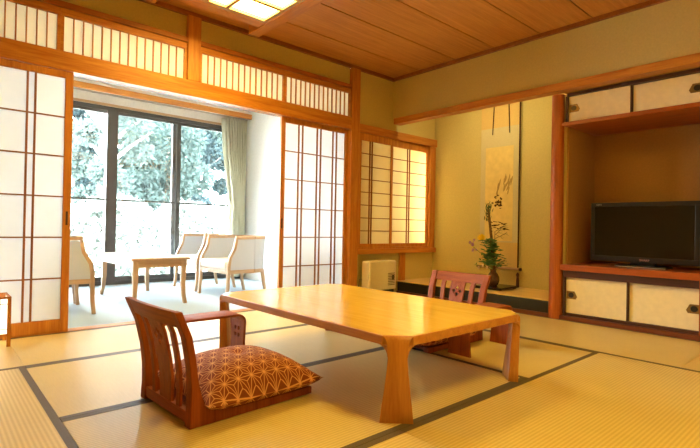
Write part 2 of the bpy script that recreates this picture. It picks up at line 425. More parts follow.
def sash(x0, x1, y0, pair):
    zb, zt = .576, 1.892
    s = obj('window_sash', B().box(x0, x0+.03, y0, y0+.026, zb, zt).box(x1-.03, x1, y0, y0+.026, zb, zt).box(x0+.03, x1-.03, y0, y0+.026, zb, .616).box(x0+.03, x1-.03, y0, y0+.026, 1.81, zt), cedar('z'), wn)
    obj('paper', B().box(x0+.03, x1-.03, y0+.017, y0+.0185, .616, 1.81), M['paper_y'], s)
    b = B()
    for x in pair: b.box(x-.006, x+.006, y0+.004, y0+.017, .616, 1.81)
    for i in range(1, 8): b.box(x0+.03, x1-.03, y0+.008, y0+.017, .616+.1493*i-.0045, .616+.1493*i+.0045)
    obj('lattice', b, wood('cedar_dark', (120, 66, 26), (150, 90, 40), 'z'), s)
sash(3.676, 4.235, 3.97, (3.85, 3.885))
sash(4.22, 4.949, 4.0, (4.545, 4.585))

# alcove wall: upper plaster, beam, recesses
struct('wall_right', B().box(BX, 4.33, YB, AY, 2.135, CEIL+.02).box(4.328, 4.40, YB, .8645, -.05, 2.3), M['plaster'], 'ochre plaster wall above the alcove and cabinets', 'wall')
struct('trim_10', B().box(4.212, 4.325, YB, 3.952, 2.066, 2.136), cedar('y'), 'long cedar lintel across alcove and cabinets', 'lintel', .003)
struct('wall_alcove_rear', B().box(5.07, 5.15, 1.935, 4.0, -.05, 2.55), M['plaster'], 'ochre plaster rear wall of the alcove', 'wall')
struct('wall_alcove_partition', B().box(4.40, 5.07, 1.935, 2.03, -.05, 2.55), M['plaster'], 'plaster partition between alcove and television niche', 'wall')
struct('ceiling_alcove', B().box(4.33, 5.15, 1.935, 4.0, 2.50, 2.56), M['plaster'], 'alcove ceiling above the lintel', 'ceiling')
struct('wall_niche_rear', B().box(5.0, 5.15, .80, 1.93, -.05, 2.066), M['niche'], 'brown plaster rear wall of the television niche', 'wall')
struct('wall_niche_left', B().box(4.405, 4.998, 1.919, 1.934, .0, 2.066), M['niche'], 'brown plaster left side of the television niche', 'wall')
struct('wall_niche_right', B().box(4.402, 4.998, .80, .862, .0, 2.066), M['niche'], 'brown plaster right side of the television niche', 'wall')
# round alcove post
o = obj('trim_11', B().lathe([(.061,0),(.058,.5),(.056,1.4),(.055,2.064)], (4.368, 2.006, .0), 32), wood('alcove_post', (162,80,28), (190,106,44), 'z', .35, .1), smooth=True)
o['kind'] = 'structure'; o['label'] = 'round polished alcove post left of the television niche'; o['category'] = 'post'
struct('floor_alcove', B().box(4.352, 5.07, 2.072, 4.0, .147, .155), M['toko'], 'raised wooden alcove floor board', 'floor')
struct('trim_12', B().box(4.355, 4.40, 2.072, 3.972, .034, .147), M['kamachi'], 'black lacquered alcove step', 'step', .002)
struct('trim_13', B().box(4.335, 4.41, .8655, 3.972, -.05, .034), wood('skirting_brown', (104, 52, 28), (132, 70, 38), 'y'), 'low brown skirting below alcove and cabinet', 'skirting', .002)

# television cabinet below
def handle(parent, y0, y1, z, x, flip):
    d = -1 if flip else 1
    # five-sided brass plate with a dark round pull
    ya, yb = (y0, y1)
    pl = obj('handle', B().prism([(ya, z-.035), (yb-d*.0+0, z-.035), (yb+d*.012, z-.012), (yb-d*.012, z+.035), (ya, z+.035)], 'x', x-.004, x), M['brass'], parent)
    c = (ya+yb)/2
    b = B().lathe([(.004,-.002),(.022,-.002),(.024,.0),(.022,.004),(.006,.003)], (0,0,0), 20)
    bmesh.ops.rotate(b.bm, verts=b.bm.verts, cent=(0,0,0), matrix=Matrix.Rotation(-PI/2, 3, 'Y')); b.move((x-.0045, c, z))
    obj('pull_ring', b, M['darkpull'], pl, smooth=True)

t = thing('low_cabinet', 'low built-in cabinet with two cream sliding doors under the television', 'cabinet', (4.345, 1.41, .035))
obj('body', B().box(4.372, 4.40, .87, 1.917, .036, .060).box(4.345, 4.40, .87, 1.917, .386, .447).box(4.43, 5.0, .87, 1.917, .06, .445), darkwood('y'), t)
obj('side_post', B().box(4.325, 4.39, .866, .9, .036, .447), redwood('z'), t)
obj('jamb', B().box(4.35, 4.39, 1.913, 1.93, .036, .447), darkwood('z'), t)
obj('top_board', B().prism([(4.32,.866),(4.998,.866),(4.998,1.917),(4.398,1.917),(4.398,1.93),(4.34,1.93),(4.33,1.945),(4.32,1.95)], 'z', .448, .503), redwood('y'), t, bevel=.004)
def fus(parent, y0, y1, z0, z1, x, left):
    d = obj('sliding_door', B().box(x, x+.018, y0, y1, z0, z1), M['fusuma'], parent)
    obj('door_edge', B().box(x-.002, x+.019, y0-.012, y0, z0, z1) if left else B().box(x-.002, x+.019, y1, y1+.006, z0, z1), darkwood('z'), d)
    return d
d = fus(t, 1.41, 1.913, .062, .384, 4.376, True); handle(d, 1.905, 1.825, .225, 4.376, True)
d = fus(t, .90, 1.394, .062, .384, 4.396, False); handle(d, .905, .985, .225, 4.396, False)
t = thing('wall_cupboard', 'upper built-in cupboard with two cream sliding doors below the lintel', 'cupboard', (4.345, 1.41, 1.758))
obj('bottom_board', B().prism([(4.32,.866),(4.998,.866),(4.998,1.917),(4.398,1.917),(4.398,1.93),(4.34,1.93),(4.33,1.945),(4.32,1.95)], 'z', 1.762, 1.797), redwood('y'), t, bevel=.003)
obj('body', B().box(4.35, 4.40, .87, 1.917, 2.037, 2.064).box(4.372, 4.40, .87, 1.917, 1.798, 1.806).box(4.43, 5.0, .87, 1.917, 1.8, 2.06), darkwood('y'), t)
obj('jamb', B().box(4.35, 4.39, 1.912, 1.93, 1.798, 2.037), darkwood('z'), t)
d = fus(t, 1.402, 1.911, 1.807, 2.036, 4.376, True); handle(d, 1.905, 1.825, 1.925, 4.376, True)
d = fus(t, .885, 1.385, 1.807, 2.036, 4.396, False); handle(d, .90, .985, 1.925, 4.396, False)

obj('track_groove', B().box(.79, 2.63, 4.0, 4.008, 1.9035, 1.9055).box(.79, 2.63, 4.042, 4.05, 1.9035, 1.9055), darkwood('x'), bpy.data.objects['trim_2'])
# walls behind the viewer
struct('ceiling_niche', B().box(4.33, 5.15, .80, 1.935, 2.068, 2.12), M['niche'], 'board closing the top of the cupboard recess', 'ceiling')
struct('floor_niche', B().box(4.362, 5.15, .80, 4.0, -.12, -.051), cedar('y'), 'sub-floor below alcove and cabinet', 'floor')
struct('wall_left', B().box(XL-.1, XL, YB-.1, AY, -.05, CEIL+.02), M['plaster'], 'plaster wall out of view on the left', 'wall')
struct('wall_front', B().box(XL-.1, 4.4, YB-.1, YB, -.05, CEIL+.02), M['plaster'], 'plaster wall behind the viewer', 'wall')

# ------------------------------------------------------------------ ceiling light
t = thing('ceiling_light', 'square wooden lattice ceiling light glowing white', 'ceiling light', (1.68, 3.12, CEIL))
X0, X1, Y0, Y1 = 1.17, 2.20, 2.55, 3.575; zb = 2.495
obj('diffuser', B().box(X0+.11, X1-.11, Y0+.12, Y1-.12, 2.527, 2.535), M['lamp_white'], t)
for y in (Y0, Y1-.12): obj('frame_beam', B().box(X0-.10, X1+.0, y, y+.12, zb+.006, CEIL-.001), cedar('x'), t, bevel=.006)
for x in (X0, X1-.11):
    fb = obj('frame_beam', B().box(x, x+.11, Y0-.16, Y1+.16, zb, CEIL-.001), cedar('y'), t, bevel=.006)
b = B(); zl, zh = zb+.006, zb+.030
for y in (Y1-.16, Y0+.12): b.box(X0+.11, X1-.11, y, y+.04, zl, zh)
for x in (X0+.11, X1-.146): b.box(x, x+.036, Y0+.12, Y1-.12, zl+.001, zh)
for y in (3.165, 2.935): b.box(X0+.11, X1-.11, y-.018, y+.018, zl+.003, zh)
for x in (1.725, 1.555): b.box(x-.016, x+.016, Y0+.12, Y1-.12, zl+.002, zh)
obj('lattice', b, palewood('x'), t)
dup(t, (1.68, .15, CEIL), 0, 'unseen copy of the square ceiling light, added above the viewer to brighten the room')  # second fixture added overhead, never in view, to brighten the room

# ------------------------------------------------------------------ sunroom
WY = 6.7
struct('floor_sunroom', B().box(-1.2, 3.9, 4.064, 6.85, -.1, -.004), M['carpet'], 'pale grey carpet of the sunroom', 'floor')
struct('wall_sunroom_right', B().box(3.66, 3.9, 4.06, 6.85, -.05, 2.56), M['white_wall'], 'white side wall of the sunroom', 'wall')
struct('wall_sunroom_left', B().box(-1.2, -1.1, 4.06, 6.85, -.05, 2.56), M['white_wall'], 'left side wall of the sunroom', 'wall')
struct('wall_sunroom_window', B().box(-1.1, 3.66, WY-.02, 6.85, 2.315, 2.56).box(-1.1, -.02, WY-.02, 6.85, -.05, 2.315).box(3.60, 3.66, WY-.02, 6.85, -.05, 2.315), M['white_wall'], 'cream wall strip above the big window', 'wall')
struct('ceiling_sunroom', B().box(-1.2, 3.9, 4.06, 6.85, 2.53, 2.6).box(-1.1, 3.66, 6.41, 6.44, 2.488, 2.53), M['white_wall'], 'white sunroom ceiling', 'ceiling')
struct('trim_14', B().box(-1.1, 3.66, 6.38, 6.41, 2.415, 2.488), cedar('x'), 'cedar curtain box board over the big window', 'pelmet', .002)
struct('trim_15', B().box(-1.1, 3.6, 6.655, 6.68, 2.315, 2.345), palewood('x'), 'pale wooden head strip above the window frame', 'strip', .002)
wn = struct('window_2', B().box(-.02, 3.60, WY-.02, WY+.06, 2.262, 2.315).box(-.02, 3.60, WY-.02, WY+.06, -.004, .045).box(-.02, .03, WY-.02, WY+.06, .045, 2.262).box(3.55, 3.60, WY-.02, WY+.06, .045, 2.262), M['alu'], 'large sliding window of the sunroom', 'window', .003)
def pane(x0, x1, y):
    st = .055
    s = obj('window_sash', B().box(x0, x0+st, y, y+.03, .046, 2.261).box(x1-st, x1, y, y+.03, .046, 2.261).box(x0+st, x1-st, y, y+.03, .046, .10).box(x0+st, x1-st, y, y+.03, 2.225, 2.261), M['alu'], wn)
    obj('glass_pane', B().box(x0+st, x1-st, y+.012, y+.017, .10, 2.225), M['glass'], s)
    obj('mid_rail', B().box(x0+st, x1-st, y+.004, y+.024, 1.095, 1.117), M['alu'], s)
pane(.03, .95, WY+.025); pane(.89, 1.80, WY-.01); pane(1.77, 2.70, WY-.01); pane(2.59, 3.55, WY+.025)
obj('window_post', B().box(1.72, 1.852, WY-.03, WY+.07, .045, 2.262), M['alu'], wn)

# curtain
t = thing('curtain', 'pale green pleated curtain tied back beside the big window', 'curtain', (3.5, 6.5, 0))
b = B(); NZ, NS = 44, 110; grid = []
def cw(z):
    L = [(0.03,3.42,3.63),(.5,3.42,3.63),(.95,3.42,3.62),(1.08,3.43,3.615),(1.22,3.41,3.62),(1.6,3.35,3.63),(2.0,3.30,3.632),(2.41,3.27,3.635)]
    for (a,l0,r0),(c,l1,r1) in zip(L, L[1:]):
        if z <= c:
            k = (z-a)/(c-a); k = k*k*(3-2*k); return l0+(l1-l0)*k, r0+(r1-r0)*k
    return L[-1][1:]
for i in range(NZ+1):
    z = .03+(2.41-.03)*i/NZ; l, r = cw(z); row = []
    for j in range(NS+1):
        s = j/NS; ph = s*2*PI*8
        amp = .072+.008*math.sin(3*s+z)
        row.append(b.bm.verts.new((l+(r-l)*s+.017*math.sin(2*ph), 6.535+amp*math.sin(ph+.25*math.sin(z*2.3)), z)))
    grid.append(row)
for i in range(NZ):
    for j in range(NS): b.bm.faces.new((grid[i][j], grid[i][j+1], grid[i+1][j+1], grid[i+1][j]))
c = obj('cloth', b, M['curtain'], t, smooth=True)
sd = c.modifiers.new('thick', 'SOLIDIFY'); sd.thickness = .003
obj('tie_band', B().prism([(3.425,6.455),(3.625,6.455),(3.635,6.5),(3.625,6.545),(3.425,6.545),(3.415,6.5)], 'z', 1.05, 1.11).move((0,.035,0)), M['curtain'], t, bevel=.008)
obj('curtain_rail', B().box(.3, 3.65, 6.49, 6.51, 2.412, 2.43), M['silver'], t)

# light switch on the white wall
t = thing('light_switch', 'white light switch plate on the sunroom side wall', 'light switch', (3.66, 5.87, 1.5))
obj('plate', B().box(3.652, 3.659, 5.80, 5.92, 1.45, 1.59), mat_plain('switch_plastic', (246, 244, 236), .4), t, bevel=.003)
obj('rocker', B().box(3.648, 3.652, 5.84, 5.88, 1.49, 1.55), mat_plain('switch_rocker', (180, 172, 150), .4), t, bevel=.001)

# coffee table
t = thing('coffee_table', 'pale wooden coffee table between the armchairs by the window', 'coffee table', (1.75, 5.27, 0))
obj('tabletop', B().box(1.445, 2.015, 4.69, 5.86, .445, .468), palewood('y'), t, bevel=.006)
obj('apron', B().box(1.48, 1.98, 4.725, 4.745, .375, .445).box(1.48, 1.98, 5.805, 5.825, .375, .445).box(1.475, 1.495, 4.745, 5.805, .375, .445).box(1.965, 1.985, 4.745, 5.805, .375, .445), palewood('x'), t)
for sx, x in ((-1, 1.495), (1, 1.965)):
    for sy, y in ((-1, 4.745), (1, 5.805)):
        b = B(); pts = [(0, .44, .026), (0, .33, .025), (-.004, .22, .022), (.006, .1, .019), (.028, .0, .017)]
        rings = []
        for o_, z, h in pts:
            cx, cy = x+sx*o_*.6, y+sy*o_*.6
            rings.append([b.bm.verts.new((cx+h*p, cy+h*q, z)) for p, q in ((-1,-1),(1,-1),(1,1),(-1,1))])
        for r0, r1 in zip(rings, rings[1:]):
            for k in range(4): b.bm.faces.new((r0[k], r0[(k+1)%4], r1[(k+1)%4], r1[k]))
        b.bm.faces.new(rings[0]); b.bm.faces.new(rings[-1])
        obj('leg', b, palewood('z'), t, bevel=.003)

# armchairs: local, facing -x, front legs at x = 0
def make_armchair(label):
    t = thing('armchair', label, 'armchair', (0,0,0), 'tub armchairs in the sunroom')
    W = .30; wz = palewood('z')
    arm = [(0.012,.40),(.022,.45),(.05,.50),(.078,.55),(.092,.60),(.098,.652)]
    for s in (-1, 1):
        ya, yb = (s*W-.018, s*W+.018)
        leg = [(-.012,0),(0,.12),(.004,.26),(.004,.36)]+arm
        obj('front_leg', B().ribbon(leg, [-.03,-.033,-.036,-.036,-.034,-.033,-.032,-.032,-.03,-.03], 'y', ya, yb), wz, t, bevel=.004)
        obj('back_leg', B().ribbon([(.585,0),(.555,.14),(.53,.30)], [-.026,-.03,-.034] if False else [.026,.03,.034], 'y', s*.23-.017, s*.23+.017), wz, t, bevel=.003)
        # upholstered side wing: a curved panel from the arm back to the back legs
        obj('side_panel', B().prism([(.03,.31),(.035,.40),(.06,.46),(.10,.54),(.118,.645),(.35,.652),(.35,.31)], 'y', s*W-.013, s*W+.013), M['fabric'], t)
    # tub back: swept round in plan
    def plan(k):
        a = PI*k
        return (.35+.19*math.sin(a)**.7 if 0 < k < 1 else .35, -W*math.cos(a) if False else -W*(1-2*k) if abs(1-2*k) > .999 else -W*math.copysign(abs(math.cos(a))**.6, math.cos(a)))
    K = 20; P = [plan(k/K) for k in range(K+1)]
    def wall(z0, z1, th, lean):
        b = B(); V = []
        for i, (x, y) in enumerate(P):
            nx, ny = (x-.23), y
            l = math.hypot(nx, ny) or 1; nx /= l; ny /= l
            V.append([b.bm.verts.new((x+nx*o+(lean if z > .5 else 0)*max(0, (x-.35)/.19), y+ny*o, z)) for o, z in ((-th/2,z0),(th/2,z0),(th/2,z1),(-th/2,z1))])
        for a_, b_ in zip(V, V[1:]):
            for k in range(4): b.bm.faces.new((a_[k], a_[(k+1)%4], b_[(k+1)%4], b_[k]))
        b.bm.faces.new(V[0]); b.bm.faces.new(V[-1]); return b
    obj('back_panel', wall(.31, .655, .026, .03), M['fabric'], t, smooth=True)
    b = wall(.652, .688, .036, .03)
    for s in (-1, 1): b.box(.104, .351, s*W-.018, s*W+.018, .650, .687)
    obj('top_rail', b, palewood('y'), t, bevel=.004)
    b = wall(.27, .312, .034, 0)
    for s in (-1, 1): b.box(.02, .351, s*W-.016, s*W+.016, .27, .312)
    b.box(.004, .036, -W, W, .27, .312)
    obj('seat_rail', b, palewood('x'), t, bevel=.003)
    obj('seat_cushion', B().prism([(.0,-.28),(.35,-.28),(.45,-.2),(.49,0),(.45,.2),(.35,.28),(.0,.28)], 'z', .313, .415), M['seatcloth'], t, bevel=.025, seg=4)
    return t
G = 'tub armchairs in the sunroom'
ch = make_armchair('grey tub armchair nearest the white wall, to the right of the coffee table')
ch.location = (2.42, 5.03, -.004); ch.rotation_euler = (0,0,math.radians(4))
dup(ch, (2.42, 5.80, -.004), math.radians(2), 'grey tub armchair behind the other right one, close to the curtain and window', G)
dup(ch, (1.12, 4.93, -.004), math.radians(180), 'tub armchair left of the coffee table, half hidden by the shoji screen', G)
dup(ch, (1.12, 5.62, -.004), math.radians(180), 'tub armchair by the left window pane, almost hidden behind its left neighbour', G)

# ------------------------------------------------------------------ low table
t = thing('low_table', 'large glossy low wooden table with flared corner legs on the tatami', 'low table', (1.885, 2.115, 0))
tx0, tx1, ty0, ty1 = 1.410, 2.435, 1.275, 2.885
c = .092
b = B().prism([(tx0+c,ty0),(tx1-c,ty0),(tx1,ty0+c),(tx1,ty1-c),(tx1-c,ty1),(tx0+c,ty1),(tx0,ty1-c),(tx0,ty0+c)], 'z', .318, .357)
tp = obj('tabletop', b, legwood('y'), t, bevel=.004, seg=3)
q = .007
obj('top_lit_plate', B().prism([(tx0+c,ty0+q),(tx1-c,ty0+q),(tx1-q,ty0+c),(tx1-q,ty1-c),(tx1-c,ty1-q),(tx0+c,ty1-q),(tx0+q,ty1-c),(tx0+q,ty0+c)], 'z', .3565, .3578), lamplit_tablewood('y'), tp)  # yellower plate: lamp light on the tabletop put into its colour
prof = [(-.014,0,.070),(-.012,.06,.064),(-.007,.14,.053),(-.003,.22,.044),(0,.27,.0405),(0,.305,.0415),(0,.325,.0445),(-.004,.342,.049),(-.011,.3525,.0555),(-.020,.3572,.0645)]
e = .048*1.0
for sx, ex in ((-1, tx0), (1, tx1)):
    for sy, ey in ((-1, ty0), (1, ty1)):
        n = Vector((sx, sy, 0)).normalized(); tt = Vector((-n.y, n.x, 0))
        # outer face of the leg cuts the corner
        cc = Vector((ex, ey, 0)) - Vector((sx, sy, 0))*.0318
        b = B(); V = []
        for i, (o_, z, h) in enumerate(prof):
            p = Vector(prof[i][:2]); d = Vector((0.0,0.0))
            if i: d += (p-Vector(prof[i-1][:2])).normalized()
            if i < len(prof)-1: d += (Vector(prof[i+1][:2])-p).normalized()
            d.normalize(); th = .036+.014*(1-z/.357)
            q = p + Vector((-d.y, d.x))*th
            if i == len(prof)-1: q.x = p.x; q.y = p.y-.038
            ho = h; hi = h-(.006 if z < .3 else 0)
            V.append([b.bm.verts.new(cc+n*a+tt*w+Vector((0,0,zz))) for a, zz, w in ((p.x,p.y,-ho),(p.x,p.y,ho),(q.x,q.y,hi),(q.x,q.y,-hi))])
        for a_, b_ in zip(V, V[1:]):
            for k in range(4): b.bm.faces.new((a_[k], a_[(k+1)%4], b_[(k+1)%4], b_[k]))
        b.bm.faces.new(V[0]); b.bm.faces.new(V[-1])
        for a_ in (0, 1):
            # concave haunch running from the leg into the table edge
            prof2 = [(.063,.272),(.065,.284),(.072,.298),(.085,.309),(.103,.316),(.125,.3185),(.063,.3185)]
            if a_ == 0:
                b.prism([(ex-sx*u, z) for u, z in prof2], 'y', ey-sy*.003, ey-sy*.034)
            else:
                b.prism([(ey-sy*u, z) for u, z in prof2], 'x', ex-sx*.003, ex-sx*.034)
        obj('leg', b, legwood('z'), t, smooth=True, bevel=.003)

# ------------------------------------------------------------------ legless chairs (local: facing +x, rear foot at x = 0)
def make_zaisu(label):
    t = thing('legless_chair', label, 'legless chair', (0,0,0), 'legless floor chairs')
    H = .467; w = .222
    rear = [(0,0),(.004,.08),(.004,.16),(-.006,.25),(-.03,.36),(-.075,H)]
    front = [(-.047,H),(0.0,.36),(.02,.27),(.032,.19),(.048,.125),(.072,.075),(.105,.052),(.17,.042),(.62,.034),(.62,.0)]
    for s in (-1, 1):
        b = B(); A = []; n_ = len(rear)+len(front)
        for y in (s*w-.024, s*w+.024):
            A.append([b.bm.verts.new((px, y+s*(.018*max(0,(pz-.1)/.37)), pz)) for px, pz in rear+front])
        b.bm.faces.new(A[0]); b.bm.faces.new(A[1][::-1])
        for i in range(n_): b.bm.faces.new((A[0][i], A[1][i], A[1][(i+1)%n_], A[0][(i+1)%n_]))
        obj('side_frame', b, chairwood('z'), t, bevel=.004)
    def xr(z):
        for (a,za),(c_,zc) in zip(rear, rear[1:]):
            if z <= zc: return a+(c_-a)*(z-za)/(zc-za)
        return rear[-1][0]
    # top rail: follows the lean, slightly arched
    b = B(); V = []
    for i in range(13):
        y = -.222+.444*i/12; d = -.012*(1-(y/.222)**2)
        V.append([b.bm.verts.new((xr(z)+d+o_, y*(1+.05*(z-.4)/.07), z)) for z, o_ in ((.398,.003),(.398,.025),(.4665,.025),(.4665,.003))])
    for a_, b_ in zip(V, V[1:]):
        for k in range(4): b.bm.faces.new((a_[k], a_[(k+1)%4], b_[(k+1)%4], b_[k]))
    b.bm.faces.new(V[0]); b.bm.faces.new(V[-1])
    obj('top_rail', b, chairwood('y'), t, bevel=.003)
    obj('lower_rail', B().box(.006, .03, -.199, .199, .012, .058), chairwood('y'), t, bevel=.003)
    zs = [.05,.12,.2,.28,.36,.405]
    def slat(y0, y1, y0t, y1t):
        b = B(); V = []
        for z in zs:
            k = (z-.05)/.355; a = y0+(y0t-y0)*k; c_ = y1+(y1t-y1)*k; x = xr(z)-.010*(1-((a+c_)/2/.222)**2)*k+.006
            V.append([b.bm.verts.new(p) for p in ((x,a,z),(x,c_,z),(x+.013,c_,z),(x+.013,a,z))])
        for a_, b_ in zip(V, V[1:]):
            for k in range(4): b.bm.faces.new((a_[k], a_[(k+1)%4], b_[(k+1)%4], b_[k]))
        b.bm.faces.new(V[0]); b.bm.faces.new(V[-1]); return b
    for s in (-1, 1): obj('slat', slat(s*.118-.017, s*.118+.017, s*.135-.019, s*.135+.019), chairwood('z'), t, bevel=.002)
    # splat with four diamond holes, built as a grid with missing cells
    b = B(); hz, hr = .328, .0175
    holes = [(0,hz+.024),(0,hz-.024),(-.027,hz),(.027,hz)]
    outer = []
    def sx_(z, y):
        k = max(0, (z-.05)/.355); return xr(z)-.010*k+.006
    # tessellate the splat by triangle filling on a plane, then bend to the curve
    tb = bmesh.new(); edges = []
    def loop(pts):
        vs = [tb.verts.new((0, y, z)) for y, z in pts]
        for i in range(len(vs)): edges.append(tb.edges.new((vs[i], vs[(i+1)%len(vs)])))
    left = [(-.055-.01*((z-.05)/.355), z) for z in zs]; right = [(.055+.01*((z-.05)/.355), z) for z in zs]
    loop(left+right[::-1])
    for hy, hz_ in holes: loop([(hy-hr,hz_),(hy,hz_+hr),(hy+hr,hz_),(hy,hz_-hr)])
    bmesh.ops.triangle_fill(tb, use_beauty=True, use_dissolve=False, edges=edges, normal=(1,0,0))
    for _ in range(2): bmesh.ops.subdivide_edges(tb, edges=[e_ for e_ in tb.edges if e_.calc_length() > .05], cuts=1)
    bmesh.ops.triangulate(tb, faces=tb.faces)
    geo = bmesh.ops.extrude_face_region(tb, geom=list(tb.faces))
    top = [g for g in geo['geom'] if isinstance(g, bmesh.types.BMVert)]
    ts = set(top)
    for v in tb.verts: v.co.x = sx_(v.co.z, v.co.y)+(.013 if v in ts else 0)
    b.bm.free(); b.bm = tb
    obj('back_splat', b, chairwood('z'), t)
    obj('seat_board', B().box(.02, .61, -.199, .199, .014, .03), chairwood('x'), t, bevel=.002)
    return t
zc = make_zaisu('wooden legless chair in the foreground, near side of the low table')
zc.location = (.765, 2.03, 0); zc.rotation_euler = (0,0,math.radians(3))
dup(zc, (3.04, 2.17, 0), math.radians(180), 'wooden legless chair on the far side of the low table, in front of the alcove', 'legless floor chairs')

# cushions
def cushion(label, loc, rz):
    b = B(); N = 36; S = .292; top = []; bot = []
    for sgn in (1, -1):
        g = []
        for i in range(N+1):
            row = []
            for j in range(N+1):
                u, v = -1+2*i/N, -1+2*j/N
                pin = 1-.055*(1-(u*u))*(v*v)-.0; pin2 = 1-.055*(1-(v*v))*(u*u)
                f = ((1-abs(u)**2.6)*(1-abs(v)**2.6))
                f = max(0, f)**.62
                z = (.044+.128*f-.02*math.exp(-(u*u+v*v)*60)) if sgn > 0 else (.044-.042*max(0,f)**.5)
                z += .012*(abs(u*v)**3)
                row.append(b.bm.verts.new((u*S*pin2, v*S*pin, z)))
            g.append(row)
        for i in range(N):
            for j in range(N): b.bm.faces.new((g[i][j], g[i+1][j], g[i+1][j+1], g[i][j+1]))
    bmesh.ops.remove_doubles(b.bm, verts=b.bm.verts, dist=1e-5)
    o = obj('floor_cushion', b, M['asanoha'], smooth=True)
    o.location = loc; o.rotation_euler = (0,0,rz)
    return tag(o, label, 'cushion', 'hemp-leaf patterned floor cushions')
cushion('russet hemp-leaf patterned cushion on the foreground legless chair', (1.115, 2.03, .034), math.radians(2))
cushion('russet patterned cushion on the far legless chair, seen beneath the table', (2.60, 2.165, .034), math.radians(180))

# bentwood armrests
def armrest(label, loc, rz):
    t = thing('armrest', label, 'armrest', (0,0,0), 'bentwood armrests beside the legless chairs')
    L, r, H = .255, .05, .285; w = .085
    pts = [(-L, .0)]+[(-L, .12)]+[(-L, H-r)]
    for k in range(1, 7):
        a = PI-(PI/2)*k/6; pts.append((-L+r+r*math.cos(a), H-r+r*math.sin(a)))
    pts += [(0, H)]
    top = pts[2:] ; top = top+[(-x, z) for x, z in top[-2::-1]]
    obj('top', B().ribbon(top, -.013, 'y', -w, w), chairwood('x'), t, smooth=True, bevel=.002)
    for s in (-1, 1):
        tb = bmesh.new(); edges = []
        def loop(p):
            vs = [tb.verts.new((0, y, z)) for y, z in p]
            for i in range(len(vs)): edges.append(tb.edges.new((vs[i], vs[(i+1)%len(vs)])))
        loop([(-w,0.0),(w,0.0),(w-.012,.12),(w,H-r),(-w,H-r),(-w+.012,.12)])
        for yy_ in (-.02, .02):
            for zz_ in (.15, .19): loop([(yy_-.012,zz_-.012),(yy_-.012,zz_+.012),(yy_+.012,zz_+.012),(yy_+.012,zz_-.012)])
        bmesh.ops.triangle_fill(tb, use_beauty=True, use_dissolve=False, edges=edges, normal=(1,0,0))
        geo = bmesh.ops.extrude_face_region(tb, geom=list(tb.faces))
        ts = set(g for g in geo['geom'] if isinstance(g, bmesh.types.BMVert))
        for v in tb.verts: v.co.x = s*(L-(.013 if v in ts else 0))
        b = B(); b.bm.free(); b.bm = tb
        obj('leg', b, chairwood('z'), t)
    t.location = loc; t.rotation_euler = (0,0,rz)
    return t
ar = armrest('bent wooden armrest with pierced legs beyond the foreground chair', (1.155, 2.56, 0), 0)
dup(ar, (2.80, 1.785, 0), math.radians(0), 'bent wooden armrest behind the table, right of the far legless chair', 'bentwood armrests beside the legless chairs')

# ------------------------------------------------------------------ paper floor lantern
t = thing('floor_lantern', 'glowing paper floor lantern in wooden frame before the left shoji screen', 'lantern', (.26, 3.82, 0))
lx0, lx1, ly0, ly1 = .15, .415, 3.70, 3.935
for x in (lx0, lx1-.021):
    for y in (ly0, ly1-.021): obj('leg', B().box(x, x+.021, y, y+.021, 0, .318), cedar('z'), t, bevel=.001)
for z in (.068, .305):
    b = B().box(lx0+.001, lx1-.001, ly0+.001, ly0+.013, z, z+.014).box(lx0+.001, lx1-.001, ly1-.013, ly1-.001, z, z+.014)
    b.box(lx0+.002, lx0+.012, ly0+.01, ly1-.01, z+.0005, z+.0135).box(lx1-.012, lx1-.002, ly0+.01, ly1-.01, z+.0005, z+.0135)
    obj('frame_rail', b, cedar('x'), t)
b = B()
for z in (.11, .27):
    b.box(lx0+.014, lx1-.014, ly0+.003, ly0+.008, z, z+.004).box(lx1-.008, lx1-.003, ly0+.014, ly1-.014, z, z+.004)
b.box(lx1-.06, lx1-.056, ly0+.003, ly0+.008, .08, .305)
obj('lattice', b, cedar('x'), t)
obj('shade', B().box(lx0+.012, lx1-.012, ly0+.010, ly1-.010, .08, .304), M['andon'], t)
obj('handle', B().box(lx0+.05, lx1-.065, 3.806, 3.818, .368, .382).box(lx0+.06, lx0+.072, 3.806, 3.818, .319, .368).box(lx1-.10, lx1-.088, 3.806, 3.818, .319, .368).box(lx0+.02, lx1-.02, 3.805, 3.819, .305, .319), cedar('x'), t, bevel=.001)

# ------------------------------------------------------------------ heater
t = thing('fan_heater', 'cream fan heater on the tatami below the alcove paper window', 'heater', (3.85, 3.85, 0))
hx0, hx1, hy0, hy1 = 3.695, 4.15, 3.80, 3.93
obj('base', B().box(hx0+.02, hx1-.02, hy0-.03, hy1, 0, .045), M['black'], t, bevel=.006)
obj('casing', B().box(hx0, hx1, hy0, hy1, .085, .425), M['cream'], t, bevel=.022, seg=4)
obj('outlet', B().box(hx0+.04, hx1-.04, hy0+.006, hy1-.01, .045, .09), M['tvblack'], t)
b = B()
for k in range(8): b.box(hx1-.15, hx1-.035, hy0-.0025, hy0-.0003, .14+.019*k, .148+.019*k)
obj('grille', b, mat_plain('grille_shadow', (120, 104, 70), .6), t)
obj('control_panel', B().box(hx1-.085, hx1-.045, hy0-.004, hy0-.0026, .20, .255), mat_plain('panel_grey', (90, 80, 62), .5), t)
obj('power_cord', B().tube([(hx0+.02, 3.91, .2), (hx0-.02, 3.93, .22), (hx0-.035, 3.935, .12), (hx0-.03, 3.93, .03), (hx0+.03, 3.935, .008)], .005), mat_plain('grey_cord', (120, 112, 100), .6), t, smooth=True)

